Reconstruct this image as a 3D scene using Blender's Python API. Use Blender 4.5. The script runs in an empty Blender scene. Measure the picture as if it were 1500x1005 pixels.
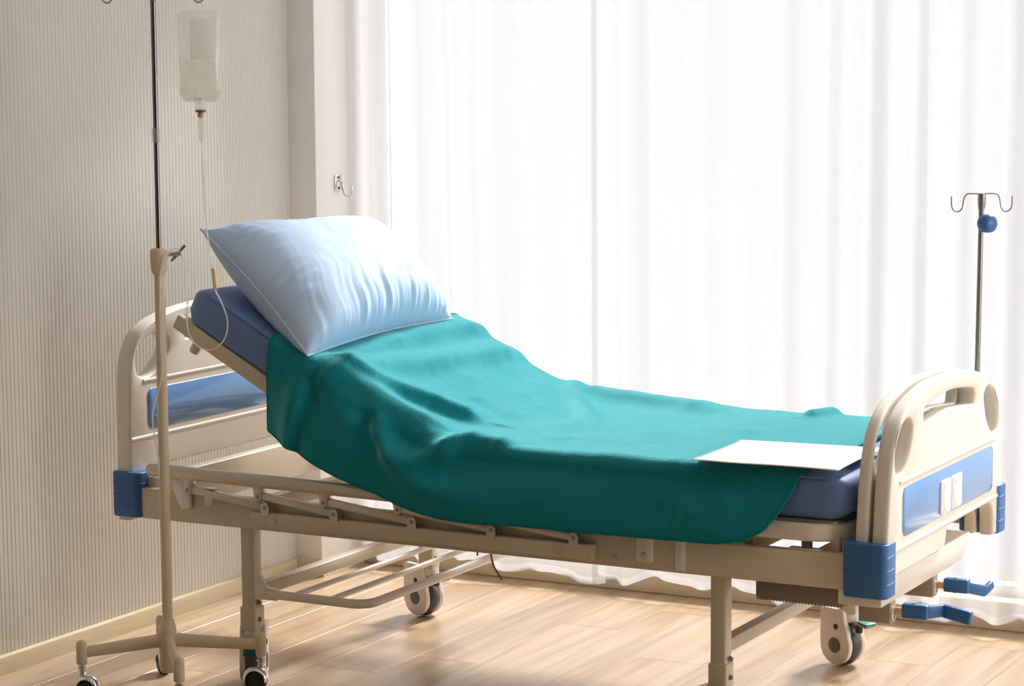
import bpy, bmesh, math, random
from mathutils import Vector, Matrix, noise
R = math.radians
random.seed(7)
scene = bpy.context.scene
COL = scene.collection

# ---------------------------------------------------------------- camera, light, exposure
cam_d = bpy.data.cameras.new('camera'); cam = bpy.data.objects.new('camera', cam_d); COL.objects.link(cam)
yaw, pitch, roll = R(28.17029), R(6.62354), R(-0.37827)
fw = Vector((-math.sin(yaw)*math.cos(pitch), math.cos(yaw)*math.cos(pitch), -math.sin(pitch)))
rt = Vector((math.cos(yaw), math.sin(yaw), 0)); up = rt.cross(fw)
rt2 = rt*math.cos(roll)+up*math.sin(roll); up2 = up*math.cos(roll)-rt*math.sin(roll)
cam.matrix_world = Matrix(((rt2.x, up2.x, -fw.x, 3.87225), (rt2.y, up2.y, -fw.y, -5.10331), (rt2.z, up2.z, -fw.z, 1.62801), (0, 0, 0, 1)))
cam_d.sensor_width = 36; cam_d.lens = 3496.358/1500*36; cam_d.clip_start = .05; cam_d.clip_end = 200
scene.camera = cam
world = bpy.data.worlds.new('daylight'); scene.world = world; world.use_nodes = True
bg = world.node_tree.nodes['Background']; bg.inputs[0].default_value = (1, .985, .965, 1); bg.inputs[1].default_value = 6.6
sun_d = bpy.data.lights.new('sun', 'SUN'); sun = bpy.data.objects.new('sun', sun_d); COL.objects.link(sun)
sun_d.energy = 116.0; sun_d.angle = R(13); sun_d.color = (1, .97, .93)
sun.rotation_euler = Vector((-.13, -.745, -.62)).to_track_quat('-Z', 'Y').to_euler()
def portal(loc, rot, sx, sy):
    d = bpy.data.lights.new('window_portal', 'AREA'); d.shape = 'RECTANGLE'; d.size = sx; d.size_y = sy
    d.cycles.is_portal = True
    o = bpy.data.objects.new('window_portal', d); o.location = loc; o.rotation_euler = rot; COL.objects.link(o)
portal((2.48, 1.70, 1.30), (R(-90), 0, 0), 5.4, 2.5)
portal((5.34, .35, 1.55), (0, R(90), 0), 2.1, 1.8)  # for the added side window
vs = scene.view_settings; vs.view_transform = 'Standard'; vs.look = 'None'; vs.gamma = 1; vs.use_curve_mapping = False
vs.exposure = .07

# ---------------------------------------------------------------- materials
def mat(name, col, rough=.5, metal=0, spec=.5, var=0, vscale=8, bump=0, bscale=200, sheen=0, coat=0, trans=0, stretch=None):
    m = bpy.data.materials.new(name); m.use_nodes = True; nt = m.node_tree; b = nt.nodes['Principled BSDF']
    b.inputs['Base Color'].default_value = (*col, 1); b.inputs['Roughness'].default_value = rough; b.inputs['Metallic'].default_value = metal
    b.inputs['Specular IOR Level'].default_value = spec
    b.inputs['Sheen Weight'].default_value = sheen; b.inputs['Sheen Roughness'].default_value = .45
    if sheen > .5: b.inputs['Sheen Tint'].default_value = (.32, .91, .95, 1)
    b.inputs['Coat Weight'].default_value = coat; b.inputs['Coat Roughness'].default_value = .12
    b.inputs['Transmission Weight'].default_value = trans
    tc = nt.nodes.new('ShaderNodeTexCoord'); src = tc.outputs['Object']
    if stretch:
        mp = nt.nodes.new('ShaderNodeMapping'); mp.inputs['Scale'].default_value = stretch; nt.links.new(src, mp.inputs[0]); src = mp.outputs[0]
    n = nt.nodes.new('ShaderNodeTexNoise'); n.inputs['Scale'].default_value = vscale; n.inputs['Detail'].default_value = 5; nt.links.new(src, n.inputs['Vector'])
    mx = nt.nodes.new('ShaderNodeMix'); mx.data_type = 'RGBA'; v = max(var, .02)
    mx.inputs['A'].default_value = (*[c*(1-v) for c in col], 1); mx.inputs['B'].default_value = (*[min(1, c*(1+v)) for c in col], 1)
    nt.links.new(n.outputs['Fac'], mx.inputs['Factor']); nt.links.new(mx.outputs['Result'], b.inputs['Base Color'])
    if bump:
        n2 = nt.nodes.new('ShaderNodeTexNoise'); n2.inputs['Scale'].default_value = bscale; n2.inputs['Detail'].default_value = 3; nt.links.new(src, n2.inputs['Vector'])
        bp = nt.nodes.new('ShaderNodeBump'); bp.inputs['Strength'].default_value = bump; bp.inputs['Distance'].default_value = .004
        nt.links.new(n2.outputs['Fac'], bp.inputs['Height']); nt.links.new(bp.outputs[0], b.inputs['Normal'])
    return m
M = {}
M['cream'] = mat('cream_plastic', (.78, .725, .64), .38, spec=.4)
M['metal'] = mat('cream_painted_steel', (.61, .535, .41), .35, spec=.4)
M['alu'] = mat('warm_grey_aluminium', (.60, .55, .47), .35, metal=.35)
M['gear'] = mat('brown_grey_plastic', (.23, .195, .165), .55)
M['bracket'] = mat('tan_grey_steel', (.36, .31, .25), .45, metal=.2)
M['blue'] = mat('blue_plastic', (.042, .145, .37), .4, spec=.4)
M['bluepanel'] = mat('blue_inlay_laminate', (.13, .30, .62), .18, spec=.5, coat=.5)
M['matt'] = mat('blue_mattress_cover', (.12, .21, .47), .55, bump=.15, bscale=60, sheen=.2)
M['pillow'] = mat('pale_blue_cotton', (.47, .63, .87), .8, bump=.08, bscale=300, sheen=.25)
M['blanket'] = mat('teal_fleece', (.002, .215, .26), .9, spec=.15, var=.12, vscale=90, bump=.6, bscale=260, sheen=1)
M['stitch'] = mat('dark_teal_yarn', (.004, .20, .21), .9, spec=.1)
M['chrome'] = mat('chrome', (.75, .74, .73), .12, metal=1)
M['steel'] = mat('grey_steel', (.30, .28, .25), .35, metal=.8)
M['black'] = mat('black_rubber', (.018, .017, .016), .5)
M['tire'] = mat('dark_grey_tyre', (.075, .078, .072), .45)
M['housing'] = mat('white_caster_plastic', (.78, .71, .66), .4)
M['green'] = mat('green_pedal', (.0, .20, .13), .45)
M['dkgrey'] = mat('dark_grey_plastic', (.13, .11, .095), .5)
M['white'] = mat('white_paper', (.86, .85, .84), .25, coat=.6)
M['whitepl'] = mat('white_plastic', (.84, .83, .81), .35)
M['ivcream'] = mat('cream_enamelled_tube', (.70, .57, .42), .35, spec=.4)
M['tan'] = mat('tan_rubber', (.62, .40, .20), .5)
M['paintw'] = mat('white_wall_paint', (.82, .81, .79), .8)
M['warmwall'] = mat('tan_wall_paint', (.42, .33, .23), .8)
M['wall'] = mat('ribbed_wall_paint', (.66, .63, .56), .7, var=.04, vscale=3)
M['colpaint'] = mat('warm_grey_paint', (.86, .83, .79), .75)
M['darkrod'] = mat('chrome_dark_reflection', (.20, .19, .20), .22, metal=1)  # chrome with the dark room's reflection put into its base colour
M['base'] = mat('pale_wood_skirting', (.64, .53, .35), .45, var=.18, vscale=6, stretch=(1, 1, 9))
M['print'] = mat('grey_print', (.25, .25, .26), .6)
M['tag'] = mat('white_fabric_tag', (.84, .80, .76), .8)

def plank_mat():
    m = bpy.data.materials.new('oak_plank'); m.use_nodes = True; nt = m.node_tree; L = nt.links; b = nt.nodes['Principled BSDF']
    oi = nt.nodes.new('ShaderNodeObjectInfo'); tc = nt.nodes.new('ShaderNodeTexCoord'); mp = nt.nodes.new('ShaderNodeMapping')
    mp.inputs['Scale'].default_value = (22, 1.3, 22); L.new(tc.outputs['Object'], mp.inputs[0])
    cb = nt.nodes.new('ShaderNodeCombineXYZ'); ml = nt.nodes.new('ShaderNodeMath'); ml.operation = 'MULTIPLY'; ml.inputs[1].default_value = 90
    L.new(oi.outputs['Random'], ml.inputs[0]); L.new(ml.outputs[0], cb.inputs[0]); L.new(ml.outputs[0], cb.inputs[1]); L.new(cb.outputs[0], mp.inputs['Location'])
    n = nt.nodes.new('ShaderNodeTexNoise'); n.inputs['Scale'].default_value = 1; n.inputs['Detail'].default_value = 7; n.inputs['Distortion'].default_value = .8; L.new(mp.outputs[0], n.inputs[0])
    cr = nt.nodes.new('ShaderNodeValToRGB'); e = cr.color_ramp.elements; e[0].position = .3; e[0].color = (.39, .26, .155, 1); e[1].position = .72; e[1].color = (.56, .425, .295, 1); L.new(n.outputs['Fac'], cr.inputs[0])
    mp2 = nt.nodes.new('ShaderNodeMapRange'); mp2.inputs[3].default_value = .94; mp2.inputs[4].default_value = 1.05; L.new(oi.outputs['Random'], mp2.inputs[0])
    mx = nt.nodes.new('ShaderNodeVectorMath'); mx.operation = 'SCALE'; L.new(cr.outputs[0], mx.inputs[0]); L.new(mp2.outputs[0], mx.inputs['Scale']); L.new(mx.outputs[0], b.inputs['Base Color'])
    b.inputs['Roughness'].default_value = .28; b.inputs['Specular IOR Level'].default_value = .5
    bp = nt.nodes.new('ShaderNodeBump'); bp.inputs['Strength'].default_value = .12; bp.inputs['Distance'].default_value = .002; L.new(n.outputs['Fac'], bp.inputs['Height']); L.new(bp.outputs[0], b.inputs['Normal'])
    return m
M['plank'] = plank_mat()
def curtain_mat():
    m = bpy.data.materials.new('sheer_white_voile'); m.use_nodes = True; nt = m.node_tree; L = nt.links; nt.nodes.clear()
    out = nt.nodes.new('ShaderNodeOutputMaterial'); tr = nt.nodes.new('ShaderNodeBsdfTransparent'); tl = nt.nodes.new('ShaderNodeBsdfTranslucent'); df = nt.nodes.new('ShaderNodeBsdfDiffuse')
    tl.inputs[0].default_value = (.58, .58, .595, 1); df.inputs[0].default_value = (.58, .58, .595, 1)
    a = nt.nodes.new('ShaderNodeMixShader'); a.inputs[0].default_value = .35; L.new(tl.outputs[0], a.inputs[1]); L.new(df.outputs[0], a.inputs[2])
    c = nt.nodes.new('ShaderNodeMixShader')
    tc = nt.nodes.new('ShaderNodeTexCoord'); wv = nt.nodes.new('ShaderNodeTexNoise'); mp = nt.nodes.new('ShaderNodeMapping'); mp.inputs['Scale'].default_value = (40, 40, .6)
    L.new(tc.outputs['Object'], mp.inputs[0]); L.new(mp.outputs[0], wv.inputs[0]); wv.inputs['Scale'].default_value = 1
    mr = nt.nodes.new('ShaderNodeMapRange'); mr.inputs[1].default_value = .3; mr.inputs[2].default_value = .7; mr.inputs[3].default_value = .42; mr.inputs[4].default_value = .44; L.new(wv.outputs['Fac'], mr.inputs[0]); L.new(mr.outputs[0], c.inputs[0])
    L.new(tr.outputs[0], c.inputs[1]); L.new(a.outputs[0], c.inputs[2]); L.new(c.outputs[0], out.inputs[0])
    return m
M['curtain'] = curtain_mat()
def clear_mat(name, tint, gloss=.08, dens=.1, rough=.05):
    m = bpy.data.materials.new(name); m.use_nodes = True; nt = m.node_tree; L = nt.links; nt.nodes.clear()
    out = nt.nodes.new('ShaderNodeOutputMaterial'); tr = nt.nodes.new('ShaderNodeBsdfTransparent'); tr.inputs[0].default_value = (*tint, 1)
    gl = nt.nodes.new('ShaderNodeBsdfGlossy'); gl.inputs['Roughness'].default_value = rough
    df = nt.nodes.new('ShaderNodeBsdfDiffuse'); df.inputs[0].default_value = (*[min(1, c*.97) for c in tint], 1); tl = nt.nodes.new('ShaderNodeBsdfTranslucent'); tl.inputs[0].default_value = df.inputs[0].default_value
    h = nt.nodes.new('ShaderNodeMixShader'); L.new(df.outputs[0], h.inputs[1]); L.new(tl.outputs[0], h.inputs[2])
    d = nt.nodes.new('ShaderNodeMixShader'); d.inputs[0].default_value = dens; L.new(tr.outputs[0], d.inputs[1]); L.new(h.outputs[0], d.inputs[2])
    lw = nt.nodes.new('ShaderNodeLayerWeight'); lw.inputs[0].default_value = .5      # Schlick reflectance, the same from both sides of the sheet
    pw = nt.nodes.new('ShaderNodeMath'); pw.operation = 'POWER'; pw.inputs[1].default_value = 5; L.new(lw.outputs['Facing'], pw.inputs[0])
    fr = nt.nodes.new('ShaderNodeMath'); fr.operation = 'MULTIPLY_ADD'; fr.inputs[1].default_value = .9; fr.inputs[2].default_value = .03; L.new(pw.outputs[0], fr.inputs[0])
    g = nt.nodes.new('ShaderNodeMixShader'); L.new(fr.outputs[0], g.inputs[0]); L.new(d.outputs[0], g.inputs[1]); L.new(gl.outputs[0], g.inputs[2])
    L.new(g.outputs[0], out.inputs[0]); return m
M['glass'] = clear_mat('window_glass', (.97, .98, .98), dens=0, rough=.0)
M['tint'] = clear_mat('sky_dimming_glass', (.320, .320, .324), dens=0, rough=.0)  # tint added to dim the sky so the curtain folds stay visible
M['bag'] = clear_mat('clear_infusion_bag', (1, .998, .98), dens=.32, rough=.2)
M['fluid'] = clear_mat('saline_fluid', (1, 1, .95), dens=.18, rough=.1)
M['baglabel'] = clear_mat('bag_label', (1, .985, .98), dens=.85, rough=.3)
M['tube'] = clear_mat('clear_tubing', (1, .99, .97), dens=.55, rough=.2)

# ---------------------------------------------------------------- mesh helpers
class MB:
    def __init__(s): s.v = []; s.f = []
    def add(s, v, f):
        o = len(s.v); s.v += [Vector(p) for p in v]; s.f += [[i+o for i in q] for q in f]; return s
    def bm(s, b):
        b.verts.index_update(); s.add([v.co.copy() for v in b.verts], [[v.index for v in f.verts] for f in b.faces]); b.free(); return s
    def box(s, lo, hi, bev=.003, seg=2, mtx=None):
        b = bmesh.new(); bmesh.ops.create_cube(b, size=1)
        lo = Vector(lo); hi = Vector(hi)
        for v in b.verts: v.co = Vector([lo[i]+(v.co[i]+.5)*(hi[i]-lo[i]) for i in range(3)])
        bev = min(bev, .49*min(hi[i]-lo[i] for i in range(3)))
        if bev > 0: bmesh.ops.bevel(b, geom=list(b.edges), offset=bev, segments=seg, profile=.5, affect='EDGES')
        if mtx: bmesh.ops.transform(b, matrix=mtx, verts=b.verts)
        return s.bm(b)
    def bar(s, p, q, w, h, bev=.003, upv=(0, 0, 1)):          # box section bar from p to q
        p = Vector(p); q = Vector(q); x = (q-p); l = x.length; x.normalize(); y = Vector(upv).cross(x).normalized(); z = x.cross(y)
        m = Matrix(((x.x, y.x, z.x, p.x), (x.y, y.y, z.y, p.y), (x.z, y.z, z.z, p.z), (0, 0, 0, 1)))
        return s.box((0, -w/2, -h/2), (l, w/2, h/2), bev, 2, m)
    def tube(s, pts, r, n=12, cap=True, closed=False, sx=1.0):
        pts = [Vector(p) for p in pts]; k = len(pts); rr = r if hasattr(r, '__len__') else [r]*k
        T = []
        for i in range(k):
            a = pts[(i-1) % k] if (closed or i) else pts[0]; b = pts[(i+1) % k] if (closed or i < k-1) else pts[-1]; T.append((b-a).normalized())
        u = T[0].cross(Vector((0, 0, 1)))
        if u.length < 1e-3: u = T[0].cross(Vector((0, 1, 0)))
        u.normalize(); v = []; f = []
        for i in range(k):
            u = (u-T[i]*u.dot(T[i])).normalized(); w = T[i].cross(u)
            for j in range(n):
                a = 2*math.pi*j/n; v.append(pts[i]+(u*math.cos(a)*sx+w*math.sin(a))*rr[i])
        m = k if closed else k-1
        for i in range(m):
            for j in range(n):
                a = i*n+j; b = i*n+(j+1) % n; i2 = (i+1) % k; f.append([a, b, i2*n+(j+1) % n, i2*n+j])
        if cap and not closed: f.append(list(range(n))[::-1]); f.append([(k-1)*n+j for j in range(n)])
        return s.add(v, f)
    def cyl(s, p, q, r, n=20, bev=0):
        p = Vector(p); q = Vector(q); d = (q-p).normalized()
        if bev: return s.tube([p, p+d*1e-5, p+d*bev*.3, p+d*bev, q-d*bev, q-d*bev*.3, q-d*1e-5, q], [r-bev, r-bev, r-bev*.3, r, r, r-bev*.3, r-bev, r-bev], n)
        return s.tube([p, q], r, n)
    def lathe(s, prof, o=(0, 0, 0), axis=(0, 0, 1), n=24):    # prof: (radius, height)
        ax = Vector(axis).normalized(); u = ax.orthogonal().normalized(); w = ax.cross(u); o = Vector(o); v = []; f = []
        for r, h in prof:
            for j in range(n):
                a = 2*math.pi*j/n; v.append(o+ax*h+(u*math.cos(a)+w*math.sin(a))*max(r, 1e-5))
        for i in range(len(prof)-1):
            for j in range(n): f.append([i*n+j, i*n+(j+1) % n, (i+1)*n+(j+1) % n, (i+1)*n+j])
        f.append(list(range(n))[::-1]); f.append([(len(prof)-1)*n+j for j in range(n)])
        return s.add(v, f)
    def prism(s, poly, frame, depth, bev=.002):               # poly 2D, frame 4x4: extruded along local z by depth
        return slab(s, [poly], frame, depth, bev, 2)
    def build(s, name, m, parent=None, smooth=45):
        me = bpy.data.meshes.new(name); me.from_pydata([tuple(p) for p in s.v], [], s.f); me.validate()
        b = bmesh.new(); b.from_mesh(me); bmesh.ops.recalc_face_normals(b, faces=b.faces); b.to_mesh(me); b.free()
        for p in me.polygons: p.use_smooth = True
        if smooth < 180: me.set_sharp_from_angle(angle=R(smooth))
        me.materials.append(M[m] if isinstance(m, str) else m)
        o = bpy.data.objects.new(name, me); COL.objects.link(o); o.parent = parent
        return o
def area2(p): return sum(p[i][0]*p[(i+1) % len(p)][1]-p[(i+1) % len(p)][0]*p[i][1] for i in range(len(p)))
def slab(mb, loops, frame, depth, bev=.008, seg=4):
    """thick plate with holes and rounded rims. loops[0] outline, others holes (2D). frame maps (a,b,c) to world, c in 0..depth"""
    b = bmesh.new(); capE = [[], []]
    for li, lp in enumerate(loops):
        lp = list(lp)
        if (area2(lp) > 0) != (li == 0): lp = lp[::-1]
        k = len(lp); N = []
        for i in range(k):
            a = Vector(lp[i-1]); c = Vector(lp[(i+1) % k]); m = Vector(lp[i]); d1 = (m-a).normalized(); d2 = (c-m).normalized(); n1 = Vector((-d1.y, d1.x)); n2 = Vector((-d2.y, d2.x))
            n = n1+n2; n = n/max(.3, n.length_squared)*2/2*1.0 if n.length > 1e-6 else n1; N.append(n*1.0 if n.length < 2 else n.normalized())
        rings = []
        for j in range(seg+1):
            t = math.pi/2*j/seg; rings.append((bev*(1-math.sin(t)), bev*(1-math.cos(t))))
        prof = rings+[(o, depth-z) for o, z in rings[::-1]]
        V = []
        for o, z in prof: V.append([b.verts.new(frame @ Vector((lp[i][0]+N[i].x*o, lp[i][1]+N[i].y*o, z))) for i in range(k)])
        for r in range(len(V)-1):
            for i in range(k): b.faces.new((V[r][i], V[r][(i+1) % k], V[r+1][(i+1) % k], V[r+1][i]))
        for side, row in ((0, V[0]), (1, V[-1])):
            for i in range(k): capE[side].append(b.edges.get((row[i], row[(i+1) % k])))
    for side in (0, 1): bmesh.ops.triangle_fill(b, use_beauty=True, use_dissolve=False, edges=capE[side])
    return mb.bm(b)
def crom(pts, per=8, closed=False):
    pts = [Vector(p) for p in pts]; k = len(pts); out = []
    for i in range(k if closed else k-1):
        g = lambda j: pts[j % k] if closed else pts[max(0, min(k-1, j))]
        p0, p1, p2, p3 = g(i-1), g(i), g(i+1), g(i+2)
        for t in [q/per for q in range(per)]:
            out.append(.5*((2*p1)+(p2-p0)*t+(2*p0-5*p1+4*p2-p3)*t*t+(3*p1-p0-3*p2+p3)*t**3))
    if not closed: out.append(pts[-1])
    return out
def rrect(x0, y0, x1, y1, r, n=5):
    P = []
    for cx, cy, a in ((x1-r, y1-r, 0), (x0+r, y1-r, 90), (x0+r, y0+r, 180), (x1-r, y0+r, 270)):
        for i in range(n+1): t = R(a+90*i/n); P.append((cx+r*math.cos(t), cy+r*math.sin(t)))
    return P
FYZ = lambda x: Matrix(((0, 0, 1, x), (1, 0, 0, 0), (0, 1, 0, 0), (0, 0, 0, 1)))        # plate in the y,z plane, depth along +x
FXZ = lambda y: Matrix(((1, 0, 0, 0), (0, 0, 1, y), (0, 1, 0, 0), (0, 0, 0, 1)))        # plate in the x,z plane, depth along +y
FXY = lambda z: Matrix(((1, 0, 0, 0), (0, 1, 0, 0), (0, 0, 1, z), (0, 0, 0, 1)))
def empty(name, loc=(0, 0, 0)):
    o = bpy.data.objects.new(name, None); o.location = loc; o.empty_display_size = .05; COL.objects.link(o); return o
def tag(o, label, cat, group=None):
    o['label'] = label; o['category'] = cat
    if group: o['group'] = group
    return o
def struct(o, label=None, cat=None):
    o['kind'] = 'structure'
    if label: o['label'] = label
    if cat: o['category'] = cat
    return o
def adopt(child, parent):      # parent keeping world place (root empties may be moved)
    child.parent = parent; child.matrix_parent_inverse = Matrix.Translation(-parent.location)

# ---------------------------------------------------------------- room shell
XL, XR, YW, YB, ZC = -.335, 5.2, 1.50, -6.0, 2.75
fl = MB().box((XL-.1, YB-.1, -.10), (XR+.1, YW+.12, -.012), 0).build('floor', 'base'); struct(fl, 'warm oak plank floor, sunlit towards the window', 'floor')
PW, PL = .187, 1.215; cache = {}
i = 0; x = .57-PW*5
while x < XR:
    off = [0.49, 1.02, .08, .75, .28][i % 5]; y = off-PL*6
    while y < YW+.04:
        x0, x1, y0, y1 = max(x, XL), min(x+PW, XR), max(y, YB), min(y+PL, YW+.04)
        if x1-x0 > .01 and y1-y0 > .01:
            key = (round(x1-x0, 3), round(y1-y0, 3)); g = .0004
            if key not in cache:
                mb = MB(); w, l = x1-x0, y1-y0; c = .0006
                V = [(g, g, -.012), (w-g, g, -.012), (w-g, l-g, -.012), (g, l-g, -.012), (g, g, -c), (w-g, g, -c), (w-g, l-g, -c), (g, l-g, -c), (g+c, g+c, 0), (w-g-c, g+c, 0), (w-g-c, l-g-c, 0), (g+c, l-g-c, 0)]
                F = [[0, 1, 5, 4], [1, 2, 6, 5], [2, 3, 7, 6], [3, 0, 4, 7], [4, 5, 9, 8], [5, 6, 10, 9], [6, 7, 11, 10], [7, 4, 8, 11], [8, 9, 10, 11]]
                o = mb.add(V, F).build('plank', 'plank', fl, 20); cache[key] = o.data
            else:
                o = bpy.data.objects.new('plank', cache[key]); COL.objects.link(o); o.parent = fl
            o.location = (x0, y0, 0)
        y += PL
    x += PW; i += 1
# ribbed left wall: one corrugated face
mb = MB(); P = .0164; prof = []; y = YB
while y < 1.26:
    prof += [(y, 0), (y+P-.0036, 0), (y+P-.0026, -.0009), (y+P-.0010, -.0009)]; y += P
prof.append((1.262, 0))
V = [(XL+d, yy, z) for yy, d in prof for z in (0, ZC)]; n = len(prof)
mb.add(V, [[2*k, 2*k+2, 2*k+3, 2*k+1] for k in range(n-1)])
mb.add([(XL-.1, YB, 0), (XL-.1, 1.262, 0), (XL-.1, 1.262, ZC), (XL-.1, YB, ZC)], [[0, 1, 2, 3]])
struct(mb.build('wall_left', 'wall', None, 20), 'pale ribbed panel wall behind the bed head', 'wall')
XC, YC = -.235, 1.262
struct(MB().box((XL-.1, YC, 0), (XC, YW+.35, ZC), .002).build('wall_window_side', 'colpaint'), 'plain grey wall pier between ribbed wall and curtains', 'wall')
struct(MB().box((XL-.1, YW+.0, 2.55), (XR+.1, YW+.3, ZC), .002).build('wall_window_head', 'paintw'))
struct(MB().box((XL-.1, YB-.1, 0), (XR+.1, YB, ZC), 0).build('wall_back', 'warmwall'))
mb = MB(); X1 = XR+.12
for lo, hi in (((XR, YB, 0), (X1, -.55, ZC)), ((XR, 1.25, 0), (X1, YW+.35, ZC)), ((XR, -.55, 0), (X1, 1.25, .5)), ((XR, -.55, 2.6), (X1, 1.25, ZC))): mb.box(lo, hi, 0)
struct(mb.build('wall_right', 'warmwall'))
struct(MB().box((XL-.1, YB-.1, ZC), (XR+.12, YW+.35, ZC+.1), 0).build('ceiling', 'paintw'))
# skirting
def skirt(name, pts, label=None):
    mb = MB(); p, q = Vector(pts[0]), Vector(pts[1]); d = (q-p).normalized(); nrm = Vector((0, 0, 1)).cross(d)*pts[2]
    prof = [(0, 0), (.014, 0), (.014, .044), (.012, .049), (.006, .052), (0, .052)]
    V = [p+nrm*a+Vector((0, 0, b)) for a, b in prof]+[q+nrm*a+Vector((0, 0, b)) for a, b in prof]; k = len(prof)
    mb.add(V, [[j, (j+1) % k, k+(j+1) % k, k+j] for j in range(k)]+[list(range(k)), [k+j for j in range(k)][::-1]])
    return struct(mb.build(name, 'base', None, 30), label, 'skirting' if label else None)
skirt('baseboard_left', ((XL, YB, 0), (XL, YC, 0), -1), 'pale wooden skirting board along the ribbed wall')
skirt('baseboard_pier', ((XL+.014, YC, 0), (XC+.014, YC, 0), -1), 'short pale skirting board on the grey wall pier')
skirt('baseboard_pier_side', ((XC, YC-.0, 0), (XC, YW, 0), -1))
struct(MB().box((XC+.0, YW, 0), (XR, YW+.16, .085), .006, 3).build('baseboard_window', 'base'), 'pale wooden kerb below the curtains along the window', 'skirting')
# window behind the curtain
w1 = empty('window_1'); struct(w1, 'tall white framed window glowing behind the sheer curtains', 'window')
w1.location = (2.5, YW+.1, .085)
def wpart(o): adopt(o, w1); return o
zb, zt_, yw = .085, 2.55, YW+.12
for z0, z1 in ((zb, zb+.03), (zt_-.07, zt_)): wpart(MB().box((XC, yw-.03, z0), (XR, yw+.03, z1), .004).build('frame_rail', 'whitepl'))
xs = [XC+.03, 2.62, XR-.03]
for xx in xs: wpart(MB().box((xx-.03, yw-.028, zb+.03), (xx+.03, yw+.028, zt_-.07), .004).build('mullion', 'whitepl'))
for a, b in zip(xs[:-1], xs[1:]): wpart(MB().box((a+.03, yw-.003, zb+.03), (b-.03, yw+.003, zt_-.07), 0).build('pane', 'tint'))
w2 = empty('added_side_window', (X1, .35, .5)); struct(w2)  # added out of view in the right wall, to light the bed from the side
for z0 in (.5, 2.54): adopt(MB().box((XR+.03, -.55, z0), (XR+.09, 1.25, z0+.06), .004).build('frame_rail', 'whitepl'), w2)
for yy in (-.52, .35, 1.22): adopt(MB().box((XR+.03, yy-.03, .56), (XR+.09, yy+.03, 2.54), .004).build('mullion', 'whitepl'), w2)
for a, b in ((-.49, .32), (.38, 1.19)): adopt(MB().box((XR+.057, a, .56), (XR+.063, b, 2.54), 0).build('pane', 'glass'), w2)

# ---------------------------------------------------------------- curtains
def curtain(x0, x1, seed, label, eL=0, eR=0, ybase=1.445):
    rnd = random.Random(seed); mb = MB(); n = int((x1-x0)/.007); rows = [0, .02, .06, .15, .35, .7, 1.1, 1.6, 2.1, 2.5]
    fr = [(rnd.uniform(38, 56), rnd.uniform(0, 6), rnd.uniform(.6, 1.1)), (rnd.uniform(70, 95), rnd.uniform(0, 6), .22), (rnd.uniform(17, 24), rnd.uniform(0, 6), .55)]
    ph = [rnd.uniform(0, 6) for _ in range(6)]; V = []
    for r, h in enumerate(rows):
        k = h/2.5
        for i in range(n+1):
            s = i/n; xx = x0+(x1-x0)*s; q = xx+.012*math.sin(k*2.2+ph[0]+xx*3)
            amp = .016*(1.12-.35*k)*(.75+.35*math.sin(xx*5.1+ph[1]))
            yy = sum(a*math.sin(f*q+p+.35*math.sin(1.7*k+ph[2]+f)) for f, p, a in fr)*amp
            kl = max(0, 1-(xx-x0)/.09) if eL else 0; kr = max(0, 1-(x1-xx)/.09) if eR else 0
            kl = kl*kl*(3-2*kl); kr = kr*kr*(3-2*kr)
            yy = yy*(1-.75*max(kl, kr))+eL*kl+eR*kr
            lift = .010*math.sin(9*xx+ph[3])+.010*math.sin(23*xx+ph[4])+.0045*yy/.016
            zz = (.045+lift)*(1-k)+h*(1-.0)+0*k if r == 0 else .045+lift*(1-k)+h
            V.append((xx, ybase+yy, min(zz, 2.545)))
    m = n+1; F = [[r*m+i, r*m+i+1, (r+1)*m+i+1, (r+1)*m+i] for r in range(len(rows)-1) for i in range(n)]
    o = mb.add(V, F).build('sheer_curtain', 'curtain', None, 180); tag(o, label, 'curtain', 'sheer white curtains across the window')
    hem = MB(); V = V[:m]; pts = [(p[0], p[1], p[2]+.011) for p in V]
    hv = []; hf = []
    for i, p in enumerate(V): hv += [(p[0], p[1]+.0012, p[2]), (p[0], p[1]+.0012, p[2]+.022)]
    for i in range(m-1): hf.append([2*i, 2*i+2, 2*i+3, 2*i+1])
    h = hem.add(hv, hf).build('hem', 'curtain', o, 180)
    return o
curtain(-.205, .70, 3, 'sheer white curtain panel nearest the grey wall pier and pillow', 0, -.024)
curtain(.655, 1.755, 5, 'sheer white middle curtain panel behind the foot half of the blanket', .020, .020)
curtain(1.715, XR-.03, 11, 'sheer white curtain panel behind the footboard and the short bed pole', -.024, 0)
rail = MB().cyl((XC, 1.45, 2.56), (XR, 1.45, 2.56), .012).build('curtain_rod', 'whitepl'); tag(rail, 'slim white curtain rod above the sheer curtains', 'curtain rod')
# wall hook on the pier's window side
hk = empty('wall_hook', (XC, 1.385, 1.25)); tag(hk, 'small chrome double hook on the white pier beside the curtains', 'hook')
adopt(MB().box((XC, 1.367, 1.235), (XC+.006, 1.403, 1.285), .002).build('plate', 'chrome'), hk)
adopt(MB().tube(crom([(XC+.004, 1.385, 1.265), (XC+.018, 1.385, 1.262), (XC+.022, 1.385, 1.24), (XC+.028, 1.385, 1.222), (XC+.042, 1.385, 1.216), (XC+.054, 1.385, 1.225), (XC+.056, 1.385, 1.25)], 6), .003, 8).build('prong', 'chrome'), hk)
for zz in (1.243, 1.277): adopt(MB().cyl((XC+.006, 1.385, zz), (XC+.009, 1.385, zz), .004, 10).build('screw', 'dkgrey'), hk)

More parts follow.
